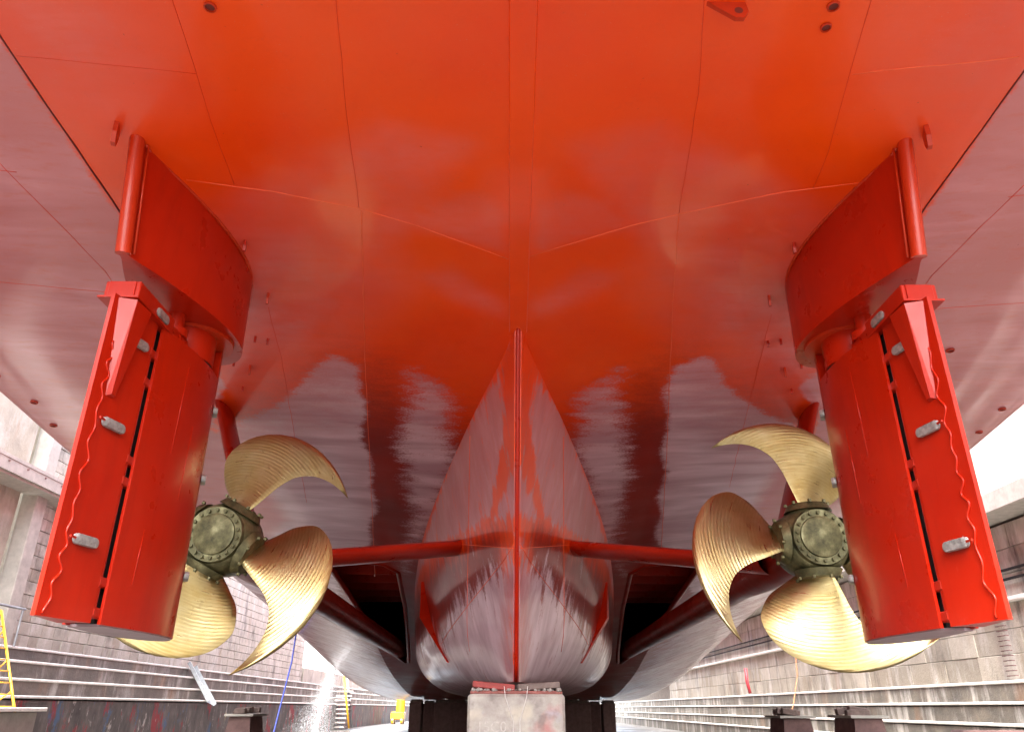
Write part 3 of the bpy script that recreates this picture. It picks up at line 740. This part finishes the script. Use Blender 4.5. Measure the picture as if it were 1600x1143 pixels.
for s in (-1, 1):
    side = 'left' if s < 0 else 'right'
    ins = -s                                         # inboard direction along x
    xc = s*RX
    # ---- horn (headbox): foil section, raked after pipe
    sec = foil(6.0, 8.55, .47, 30); zb_, zt_ = 3.85 + Z0, 5.25 + Z0
    m = MB(); rws = []
    for q in np.linspace(0, 1, 10):
        z = zb_ + (zt_ - zb_)*q; rk = -.27*q
        pts = []
        for (y, t) in sec: 
            f = max(0, min(1, (8.55 - y)/2.55)); pts.append((xc - max(t, .045), y + rk*f, z))
        for (y, t) in sec[-2::-1]:
            f = max(0, min(1, (8.55 - y)/2.55)); pts.append((xc + max(t, .045), y + rk*f, z))
        rws.append(pts)
    m.grid(rws, True); m.f.append(tuple(range(len(rws[0]))))
    horn = m.build('rudder_horn', M['red'], SHIP, (xc, 7.5, zb_), True, 40)
    m = MB(); m.tube([(xc, 6.02, zb_ - .0), (xc, 6.02 - .28, zt_)], .07, 16); m.build('tail_pipe', M['weld'], horn, (xc, 6, zb_), True, 50)
    for dx, pth in ((ins*.075, [(6.07, zb_ + .03), (5.84, zt_ - .1)]), ):
        m = MB(); m.tube([(xc + dx, pth[0][0], pth[0][1]), (xc + dx, pth[1][0], pth[1][1])], .012, 6); m.build('weld_seam', M['weld'], horn, (xc, 6, zb_), True)
    def horn_t(y):
        yy = [p[0] for p in sec]; tt = [max(p[1], .045) for p in sec]; return float(np.interp(y, yy, tt))
    m = MB(); m.tube([(xc + ins*(horn_t(6.9 + .25*q) + .003), 6.9 + .12 + q*.1, zb_ + .02 + q*1.0) for q in np.linspace(0, 1, 8)], .009, 5); m.build('weld_seam', M['weld'], horn, (xc, 7, zb_), True)
    # fillet weld where horn meets the hull
    pts = []
    for y in np.linspace(5.85, 8.45, 24):
        t = horn_t(min(8.5, y + .12)) + .01; x = xc + ins*t; pts.append((x, y, float(hull_z(x, y)) + Z0 - .004))
    m = MB(); m.tube(pts, .02, 6); m.build('fillet_weld', M['weld'], horn, pts[0], True)
    # ---- rudder main blade
    zr0, zr1 = .63 + Z0, 3.46 + Z0
    full = foil(6.03, 8.38, .262, 34)
    yy = np.array([p[0] for p in full]); tt = np.array([p[1] for p in full])
    def rt(y): return float(np.interp(y, yy, tt))
    HY = 6.745                                        # hinge line
    main = [(HY, rt(HY))] + [(y, t) for y, t in full if y > HY + .05]
    lp = loop(main, xc)
    tq = rt(HY) - .028
    lp = lp + [(xc + tq, HY), (xc + tq, HY + .17), (xc - tq, HY + .17), (xc - tq, HY)]
    m = MB(); m.prism(lp, zr0, zr1)
    rud = m.build('rudder', M['red'], SHIP, (xc, 7.9, zr0), True, 35)
    rud['label'] = 'red flap rudder hanging on the %s in front of the propeller' % side
    nose = [(8.06, rt(8.06))] + [(y, t) for y, t in full if y > 8.1]
    m = MB(); m.prism(loop(nose, xc), zr1 - .01, 3.80 + Z0); m.build('rudder_nose', M['red'], rud, (xc, 8.4, zr1), True, 35)
    sole = [(y, max(t - .02, 0)) for y, t in full if y > HY]
    m = MB(); m.prism(loop(sole, xc), zr0 - .012, zr0 + .01); m.build('rudder_sole', M['plinth'], rud, (xc, 7.9, zr0))
    # trunk collar in the cut-out
    m = MB(); ring = [(xc + .262*math.cos(a), 7.72 + .32*math.sin(a)) for a in np.linspace(0, 2*math.pi, 33)[:-1]]
    m.prism(ring, zr1 + .03, zb_ + .02); m.build('stock_collar', M['red'], rud, (xc, 7.8, zr1), True, 40)
    m = MB(); ring = [(xc + .25*math.cos(a), 7.72 + .305*math.sin(a)) for a in np.linspace(0, 2*math.pi, 33)[:-1]]
    m.prism(ring, zr1 - .02, zr1 + .04); m.build('collar_gap', M['black'], rud, (xc, 7.8, zr1), True, 40)
    m = MB(); ring = [(xc + .40*math.cos(a), 7.85 + .46*math.sin(a)) for a in np.linspace(0, 2*math.pi, 33)[:-1]]
    m.prism(ring, zb_ - .035, zb_ + .01); m.build('bearing_ring', M['weld'], rud, (xc, 7.8, zb_), True, 40)
    for yq, za0, za1 in ((7.25, 2.3, 3.3), (7.55, 1.9, 2.7), (7.05, 1.0, 1.5)):
        m = MB(); m.tube([(xc + ins*(rt(yq) + .001), yq, za0 + Z0), (xc + ins*(rt(yq + .03) + .001), yq + .03, za1 + Z0)], .005, 5); m.build('weld_seam', M['red'], rud, (xc, yq, za0 + Z0), True)
    # ---- flap
    fl = [(6.03, .018), (6.20, .052), (6.50, .111), (6.63, .137)]
    m = MB(); m.prism([(xc - t, y) for y, t in fl] + [(xc + t, y) for y, t in fl[::-1]], zr0, 3.44 + Z0)
    flap = m.build('flap', M['redflap'], rud, (xc, 6.7, zr0), True, 30)
    m = MB(); m.box((xc, 6.84, (zr0 + zr1)/2), (.16, .10, zr1 - zr0 - .02)); m.build('hinge_shade', M['black'], rud, (xc, 6.8, zr0))  # black box stands in for the shade inside the hinge cavity
    m = MB(); m.tube([(xc + ins*.085, 6.675, zr0 + .05), (xc + ins*.085, 6.675, zr1 - .02)], .045, 12); m.build('hinge_tube', M['redflap'], rud, (xc, 6.8, zr0), True, 40)
    for zq in (.72, .97, 1.86, 2.06, 2.84, 3.14):
        m = MB(); m.box((xc + ins*.085, 6.73, zq + Z0), (.11, .20, .085), None, .012); m.build('hinge_knuckle', M['redflap'], rud, (xc, 6.8, zq + Z0))
    # wavy weld on the tail plate
    pts = []
    for q in np.linspace(0, 1, 90):
        z = zr0 + .02 + q*2.35; y = 6.15 + .03*(1 - q) *0 + (.022 + .010*math.sin(q*17 + s))*math.sin(q*2*math.pi*(10 + .3*s) + 1.3*math.sin(q*9 + 2*s)) - .05*max(0, .12 - q)/.12; tq = float(np.interp(y, [p[0] for p in fl], [p[1] for p in fl]))
        pts.append((xc + ins*(tq + .004), y, z))
    m = MB(); m.tube(pts, .010, 6); m.build('wavy_weld', M['redflap'], flap, pts[0], True)
    # tapered stiffener under the link arm
    def ft(y): return float(np.interp(y, [p[0] for p in fl], [p[1] for p in fl]))
    zt = 3.42 + Z0
    y0a, y1a, y0b, y1b = 6.08, 6.42, 6.20, 6.29
    m = MB(); outr = [(xc + ins*(ft(y0a) + .0), y0a, zt), (xc + ins*(ft(y1a)), y1a, zt), (xc + ins*ft(y1b), y1b, zt - .92), (xc + ins*ft(y0b), y0b, zt - .92)]
    inn = [(xc + ins*(ft(y0a) + .15), y0a + .05, zt), (xc + ins*(ft(y1a) + .10), y1a - .03, zt), (xc + ins*(ft(y1b) + .03), y1b - .02, zt - .90), (xc + ins*(ft(y0b) + .04), y0b + .02, zt - .90)]
    m.grid([outr, inn], True); m.f.append((4, 5, 6, 7)); m.build('stiffener', M['redflap'], flap, (xc, 6.2, zt))
    # link arm: box girder from the flap's tail to the pivot under the horn
    za = 3.445 + Z0
    m = MB(); m.box((xc, 6.54, za + .095), (.33, .78, .185), None, .008); m.box((xc, 6.53, za + .0), (.38, .86, .018))
    arm_o = m.build('link_arm', M['redflap'], rud, (xc, 6.4, za))
    m = MB(); m.box((xc, 6.145, za + .10), (.25, .02, .16), None, .004); m.build('end_plate', M['redflap'], rud, (xc, 5.98, za + .09))
    m = MB(); m.box((xc + ins*.02, 7.08, za + .085), (.24, .56, .13), None, .01); m.build('link_tongue', M['red'], rud, (xc, 7.1, za))
    for kx, ky in ((.142, 6.95), (.142, 7.12), (.142, 7.28)):
        m = MB(); m.tube([(xc + ins*kx, ky, za + .08), (xc + ins*(kx + .02), ky, za + .08)], .022, 6); m.build('bolt', M['red'], rud, (xc + ins*kx, ky, za))
    m = MB(); m.tube([(xc + ins*.02, 7.22, za + .13), (xc + ins*.02, 7.22, za + .22)], .15, 20); m.tube([(xc + ins*.02, 7.22, za + .22), (xc + ins*.02, 7.22, zb_ + .02)], .09, 16)
    m.build('pivot_pin', M['red'], rud, (xc, 7.2, za), True, 40)
    # zinc anodes
    for (yq, zq, tilt) in ((6.34, 1.25, 0), (6.35, 2.27, .05), (6.42, 3.12, .12)):
        d0 = ft(yq) + .012
        cpos = (xc + ins*d0, yq, zq + Z0)
        slope = (ft(6.6) - ft(6.2)) / .4
        nrm = Vector((ins, -slope, 0)); ax = Vector((ins*slope, 1, 0))
        capsule(cpos, .29, .088, .034, ax, nrm).build('anode', M['zinc'], rud, cpos, True, 40)
        m = MB(); m.box((xc + ins*(d0 + .0), yq - .18, zq + Z0), (.012, .08, .018)); m.build('anode_strap', M['red'], rud, cpos)
    cpos = (xc + ins*.152, 6.66, za + .085); capsule(cpos, .26, .09, .034, (0, 1, 0), (ins, 0, 0)).build('anode', M['zinc'], rud, cpos, True, 40)
    for yq, zq in ((8.20, 3.1), (8.20, 2.3), (8.20, 1.25)):
        t = rt(yq); cpos = (xc + ins*(t + .0), yq, zq + Z0); capsule(cpos, .2, .09, .05, (-ins*.35, .8, 0), (ins*.8, .5, 0)).build('anode', M['zinc'], rud, cpos, True, 40)

# ================================================================== dock furniture
# keel blocks
def keel_block(y, w, top, front=False, x=0., mat='conc'):
    root = empty('keel_block', (x, y, 0))
    m = MB(); m.box((x, y + .5, top/2), (w, 1.0, top), None, .03); m.build('block_body', M[mat], root, (x, y, 0))
    m = MB(); m.box((x, y + .5, top + .04), (w*.92, .9, .075), None, .01); m.build('packing_board', M['wood'], root, (x, y, top))
    m = MB(); m.box((x, y + .5, top + .105), (w*.8, .8, .05), None, .01); m.build('packing_board', M['wood'], root, (x, y, top))
    return root
kb = empty('keel_block', (0, 11.55, 0)); tag(kb, 'paint stained pale concrete keel block under the end of the skeg', 'block', 'keel and bilge blocks')
m = MB(); m.box((0, 12.3, .84), (1.36, 1.5, 1.68), None, .035); m.build('block_body', M['stained'], kb, (0, 11.55, 0))
m = MB(); m.box((0, 12.3, 1.70), (1.30, 1.4, .045), None, .012); m.build('packing_board', M['boardred'], kb, (0, 11.6, 1.7))
for sx, tilt, mt in ((-1, 5.0, 'woodred'), (1, -3.5, 'wood')):
    m = MB(); m.box((sx*.32, 12.2, 1.785), (.60, 1.2, .085), Matrix.Rotation(R(tilt), 3, 'Y'), .012); m.build('packing_board', M[mt], kb, (sx*.3, 11.6, 1.78))
for k in range(60):
    if k == 0:
        m = MB(); m.box((0, 11.55, 1.7), (.05, .05, .035), None, .01); cr = m.build('grit_lump', M['conc'], kb, (0, 11.55, 1.7)); cr.location = (-.5, .02, 1.735)
    else: clone(cr, (random.uniform(-.62, .62), random.uniform(.02, .12), 1.735), kb, (random.random()*3, random.random()*3, random.random()*3), [random.uniform(.3, 1.0)]*3)
for xa, xb in ((-.17, -.04), (.16, .05)):
    m = MB(); m.tube([(xa, 11.535, 1.78), (xa*.9, 11.53, 1.64), (xb, 11.53, 1.33), (xb*1.3, 11.53, .6)], .006, 6); m.build('wire', M['wire'], kb, (xa, 11.53, 1.7), True)
fc = bpy.data.curves.new('chalk', 'FONT'); fc.body = '15C0'; fc.size = .19; fc.extrude = .001
fo = bpy.data.objects.new('chalk_curve', fc); C.objects.link(fo)
me_ = bpy.data.meshes.new_from_object(fo.evaluated_get(bpy.context.evaluated_depsgraph_get())); bpy.data.objects.remove(fo)
ch = bpy.data.objects.new('chalk_number', me_); C.objects.link(ch); ch.parent = kb; ch.rotation_euler = (R(90), 0, 0); ch.location = (-.55, -.004, 1.20); me_.materials.append(M['chalk'])
ordn = ['first', 'second', 'third', 'fourth', 'fifth', 'sixth']
for k, y in enumerate(np.arange(16, 35, 3.2)):
    o = keel_block(float(y), 1.3, 1.71); tag(o, 'shadowed keel block, %s in line behind the pale front keel block' % ordn[k], 'block', 'keel and bilge blocks')
for s in (-1, 1):
    for row, xx, ww in (('outer', 4.32, .55), ('inner', 2.75, 1.5)):
        for k, y in enumerate((37.0, 43.0, 49.0)):
            o = keel_block(y, ww, 1.71, False, s*xx, 'rust'); tag(o, 'dark bilge block, %s nearest in the %s %s row under the hull' % (ordn[k], 'left' if s < 0 else 'right', row), 'block', 'keel and bilge blocks')

# bilge blocks standing clear at the sides, with crumbled timber caps
def side_block(x, y, top, w, label, sub=0):
    root = empty('bilge_block', (x, y, 0)); tag(root, label, 'block', 'keel and bilge blocks')
    m = MB()
    rr_ = [[(x + sx*w*k, y + sy*.55*k2, z) for sx, sy in ((-1, -1), (1, -1), (1, 1), (-1, 1))] for k, k2, z in ((.5, 1, 0), (.5, 1, top*.6), (.42, .9, top - .16))]
    m.grid(rr_, True); m.f.append((8, 9, 10, 11)); m.build('block_body', M['rust'], root, (x, y, 0))
    m = MB(); m.box((x, y, top - .13), (w*1.15, 1.2, .05)); m.build('cap_plate', M['beam'], root, (x, y, top))
    rng = random.Random(int(x*10 + y))
    for k in range(5):
        m = MB(); m.box((x + rng.uniform(-.25, .25)*w, y - .3 + .15*k, top - .06 + rng.uniform(-.02, .06)), (w*rng.uniform(.4, .75), .16, .12), Matrix.Rotation(rng.uniform(-.2, .2), 3, 'Y'), .012)
        m.build('timber_cap', M['wood'], root, (x, y, top))
    return root
side_block(6.55, 19.8, 1.47, .72, 'brown bilge block with splintered timber cap, left one of the right pair')
side_block(7.0, 17.0, 1.50, .66, 'brown bilge block with splintered timber cap, right one of the right pair')
side_block(-6.6, 20.6, 1.45, .60, 'mauve brown block with pale cap beside the blue rope')
m = MB(); m.box((9.4, 16.6, .57), (1.4, .5, 1.14), None, .06); m.build('steel_bin', M['rust'], None, (9.4, 16.6, 0))
tag(bpy.data.objects['steel_bin'], 'low brown steel bin standing before the right altar steps', 'bin')
# galvanised channel leaning across the left altar steps
ch0 = Vector((-14.25, 35.9, 3.12)); ch1 = Vector((-12.75, 34.9, 1.55)); dv = (ch1 - ch0).normalized(); sv = Vector((0, 1, 0)); sv = (sv - dv*sv.dot(dv)).normalized(); nv = dv.cross(sv)
if nv.z < 0: nv = -nv
root = empty('metal_chute', ch1); tag(root, 'galvanised steel channel leaning across the left altar steps', 'chute')
def plank(a, b, off, w, th, nm, mat, par):
    rot = Matrix((sv, dv, nv)).transposed(); c = (a + b)/2 + off
    m = MB(); m.box(c, (w, (b - a).length, th), rot, .004); return m.build(nm, M[mat], par, c)
plank(ch0, ch1, nv*.06, .46, .02, 'web', 'galv', root); plank(ch0, ch1, nv*.13 + sv*.24, .02, .15, 'flange', 'galv', root); plank(ch0, ch1, nv*.13 - sv*.24, .02, .15, 'flange', 'galv', root)
# yellow access ladder with handrails at the far left
root = empty('access_ladder', (-12.3, 19.6, 0)); tag(root, 'yellow steel access ladder with braced handrails at the left altar', 'ladder')
LA = [(-13.3, 19.9, 3.75), (-12.05, 19.5, 1.35)]
for dy in (0, .62):
    a = Vector(LA[0]) + Vector((0, dy, 0)); b = Vector(LA[1]) + Vector((0, dy, 0))
    m = MB(); m.tube([a, b, b + Vector((0, 0, -1.35))], .032, 10); m.build('stringer', M['yellow'], root, b, True)
    h = Vector((.0, 0, .0)); a2 = a + Vector((-.35, 0, -.1)); b2 = b + Vector((-.62, 0, .1))
    m = MB(); m.tube([a, a2, b2, b2 + Vector((0, 0, -1.4))], .024, 8); m.build('handrail', M['yellow'], root, b2, True)
    for q in (.2, .5, .8):
        p = a.lerp(b, q); r_ = a2.lerp(b2, min(1, q + .18)); m = MB(); m.tube([p, r_], .018, 8); m.build('brace', M['yellow'], root, p, True)
for k in range(9):
    p = Vector(LA[0]).lerp(Vector(LA[1]), (k + .5)/9); m = MB(); m.tube([p, p + Vector((0, .62, 0))], .016, 8); m.build('rung', M['yellow'], root, p, True)
m = MB(); m.tube([(-13.9, 12, 4.0), (-13.9, 22.5, 4.0)], .035, 8)
m.tube([(-13.9, 17, 4.0), (-13.9, 17, 3.0)], .03, 8); m.tube([(-13.9, 22.4, 4.0), (-13.9, 22.4, 3.0)], .03, 8)
tag(m.build('guard_rail', M['galv'], None, (-13.9, 17, 3.06)), 'grey pipe guard rail on the top left altar', 'railing')
m = MB(); m.box((-12.4, 18.0, 1.42), (1.15, 6.2, .09), None, .012); pl_ = empty('landing', (-12.4, 18, 0)); m.build('deck_plate', M['nosing'], pl_, (-12.4, 18, 1.42))
m = MB(); m.box((-12.45, 18.0, .68), (.95, 5.9, 1.36), None, .02); m.build('landing_block', M['conc'], pl_, (-12.4, 18, 0)); tag(pl_, 'pale concrete landing at the foot of the yellow ladder', 'landing')
# blue rope
m = MB(); m.tube([(-8.05, 29.8, 6.5), (-8.07, 29.8, 4.2), (-8.12, 29.8, 3.0), (-8.35, 29.8, 1.5), (-8.48, 29.8, .6), (-8.6, 29.7, .02)], .03, 8)
tag(m.build('blue_rope', M['blue'], None, (-8.6, 29.7, 0), True), 'blue rope hanging from the hull to the dock floor', 'rope')
# water falling from the hull outlet
m = MB(); rng = random.Random(4)
for k in range(11):
    ox, oy = rng.gauss(0, .05), rng.gauss(0, .05); pts = []
    sp = rng.gauss(0, .28)
    for q in np.linspace(0, 1, 9): pts.append((-7.85 - .95*q - ox - sp*q*q*.6, 37 + oy + sp*q*q, 3.42 - 3.4*q**1.45))
    m.tube(pts, [.012*(1 - .55*q) for q in np.linspace(0, 1, 9)], 5)
w_ = m.build('water_jet', M['water'], None, (-8.8, 37, 0), True); tag(w_, 'white jet of water pouring from the left hull side', 'water jet')
m = MB()
for k in range(22000):
    q = rng.random()**.6; z = 3.3 - 3.3*q**1.45; r = .12 + 1.1*q**2
    x = -7.85 - .95*q + rng.gauss(0, r*.55); y = 37 + rng.gauss(0, r); z = max(.02, z + rng.gauss(0, .25)); e = rng.uniform(.0025, .006)
    m.add([(x+e, y, z-e), (x-e, y+e, z-e), (x-e, y-e, z-e), (x, y, z+e)], [(0, 1, 2), (0, 1, 3), (1, 2, 3), (0, 2, 3)])
tag(m.build('water_spray', M['water'], None, (-8.8, 37, 0)), None, None, None, 'stuff')
# yellow pump unit far along the floor
root = empty('pump_unit', (-11.4, 84, 0)); tag(root, 'small yellow pump unit standing far along the dock floor', 'machine')
m = MB(); m.box((-11.4, 84, .75), (1.3, 1.6, .7), None, .08); m.build('body', M['yellow'], root, (-11.4, 84, .5))
m = MB(); m.tube([(-11.2, 84, 1.1), (-11.2, 84, 2.4)], .45, 16); m.build('tank', M['yellow'], root, (-11.2, 84, 1.1), True, 40)
for dx in (-.45, .45):
    for dy in (-.6, .6):
        m = MB(); m.tube([(-11.4 + dx - .1, 84 + dy, .3), (-11.4 + dx + .1, 84 + dy, .3)], .3, 16); m.build('wheel', M['yellow'], root, (-11.4 + dx, 84 + dy, .3), True, 40)
# dock stair with yellow rail further along the left side
root = empty('dock_stair', (-12.6, 62, 0)); tag(root, 'grey dock stair with one yellow rail beyond the water jet', 'stair')
for k in range(9):
    m = MB(); m.box((-12.9 + .06*k, 62 , .3 + .3*k - .12), (1.2, 1.1 , .1)); m.build('tread', M['conc'], root, (-12.5, 62, .3*k))
for dy in (-.6, .6):
    m = MB(); m.tube([(-11.9, 62 + dy, .1), (-12.6, 62 + dy, 3.6)], .07, 8); m.build('rail', M['yellow' if dy < 0 else 'galv'], root, (-12, 62 + dy, 0), True)
# red hose and rope on the right altars
m = MB(); m.tube([(13.2, 46, 3.6), (13.2, 46, 2.9), (13.3, 46, 2.3)], .09, 10); tag(m.build('red_hose', M['redhose'], None, (13.3, 46, 2.26), True), 'short red hose end hanging over the right altar steps', 'hose')
m = MB(); m.tube([(14.2, 40.5, 4.5), (13.9, 39.8, 3.0), (13.2, 38.8, 1.8), (12.9, 38.6, 1.2)], .022, 6); tag(m.build('rope', M['orange'], None, (12.9, 38.6, 1.2), True), 'thin orange rope hanging down the right dock wall', 'rope')

# ================================================================== small fittings on the hull
def on_hull(x, y): return Vector((x, y, float(hull_z(x, y)) + Z0))
def lug(x, y, h, w, th=.03, ang=0.):
    p = on_hull(x, y); m = MB()
    pl = [(-w/2, .03), (w/2, .03), (w/2, -h*.55), (w*.2, -h), (-w*.2, -h), (-w/2, -h*.55)]
    c, s_ = math.cos(ang), math.sin(ang)
    f = [p + Vector((-s_*th/2 + c*a, c*th/2 + s_*a, b)) for a, b in pl]; g = [p + Vector((s_*th/2 + c*a, -c*th/2 + s_*a, b)) for a, b in pl]
    m.add(f + g, [tuple(range(6)), tuple(range(6, 12))[::-1]] + [(i, (i+1) % 6, 6 + (i+1) % 6, 6 + i) for i in range(6)])
    return m.build('lifting_lug', M['weld'] if h > .12 else M['red'], hull, p)
for s in (-1, 1):
    lug(s*3.84, 5.63, .20, .16, .04, 1.2*s)
    for x, y, h in ((3.15, 7.35, .12), (3.17, 8.37, .13), (3.61, 9.33, .08), (3.45, 9.38, .08), (4.1, 9.96, .07), (3.9, 10.08, .13), (4.18, 10.65, .07)): lug(s*x, y, h, h*.7, .03, 1.3*s)
p = on_hull(1.64, 4.36); m = MB()
oc = [(-.18, .02), (.14, .02), (.16, -.10), (.12, -.17), (.05, -.17)]
cc_ = (.08, -.095); hole = [(cc_[0] + .035*math.cos(a), cc_[1] + .035*math.sin(a)) for a in np.linspace(0, 2*math.pi, 13)[:-1]]
m.add([p + Vector((a, -.02, b)) for a, b in oc] + [p + Vector((a, .02, b)) for a, b in oc], [tuple(range(5)), tuple(range(5, 10))[::-1]] + [(i, (i+1) % 5, 5 + (i+1) % 5, 5 + i) for i in range(5)])
pe = m.build('padeye', M['weld'], hull, p); m = MB(); m.add([p + Vector((a, -.0225, b)) for a, b in hole], [tuple(range(12))]); m.build('padeye_hole', M['seamdark'], hull, p)
def scupper(x, y, r, mat='rust'):
    p = on_hull(x, y); m = MB(); n_ = 20
    m.grid([[p + Vector((k*math.cos(a), k*math.sin(a), dz - .02*math.sin(a)*0)) for a in np.linspace(0, 2*math.pi, n_ + 1)[:-1]] for k, dz in ((r, .0), (r, -.02), (r*.78, -.022), (r*.74, -.004))], True)
    o = m.build('drain_rim', M['weld'], hull, p, True, 40); m = MB(); m.add([p + Vector((.75*r*math.cos(a), .75*r*math.sin(a), -.008)) for a in np.linspace(0, 2*math.pi, n_ + 1)[:-1]], [tuple(range(n_))]); m.build('drain_hole', M[mat], hull, p)
scupper(-2.53, 4.38, .05, 'seamdark'); scupper(2.49, 4.35, .05, 'seamdark'); scupper(2.5, 4.54, .045, 'seamdark'); scupper(6.14, 9.69, .06, 'seamdark')
for x, y in ((-7.8, 11.4), (-7.9, 12.2), (-7.95, 10.6), (7.9, 11.5), (7.95, 12.3), (-7.9, 13.2)): scupper(x, y, .06, 'seamdark')
for path in ([(-3.46, 6.34), (-2.59, 6.52), (-1.75, 6.76), (-1.16, 7.04), (-.13, 7.62)], [(.13, 7.57), (1.23, 7.03), (1.73, 6.84), (2.74, 6.49), (3.64, 6.32)],
             [(-1.73, 6.82), (-2.18, 9.79), (-2.75, 14.07), (-3.45, 19.2)], [(1.73, 6.82), (2.05, 9.0), (2.62, 12.6), (3.45, 18.2)], [(2.89, 4.99), (4.23, 4.8)]): weld(path, .005, 'hullweld')
for path in ([(-2.6, 2.1), (-2.81, 4.32), (-2.87, 4.99), (-2.93, 5.56), (-2.98, 6.42)], [(-1.45, 2.1), (-1.51, 4.34), (-1.63, 5.42), (-1.74, 6.76)], [(-3.24, 8.63), (-3.39, 9.86), (-3.76, 12.18), (-4.2, 15)],
             [(-4.35, 4.83), (-2.87, 5.02)], [(1.4, 2.1), (1.45, 4.33), (1.6, 5.26), (1.73, 6.82)], [(2.6, 2.1), (2.77, 4.3), (2.87, 4.96), (3.02, 5.9), (3.05, 6.43)], [(3.31, 8.73), (3.7, 11.46), (4.11, 14.2)],
             [(-5.35, 4.5), (-5.3, 6.24), (-5.05, 7.95), (-5.2, 12)], [(5.35, 4.5), (5.3, 6.24), (5.05, 7.95), (5.2, 12)], [(-5.2, 6.3), (-8.2, 6.0)], [(5.2, 6.6), (8.2, 6.3)], [(-5.1, 8.4), (-8.2, 8.1)], [(5.1, 8.7), (8.2, 8.5)]): weld(path, .0032, 'seam')
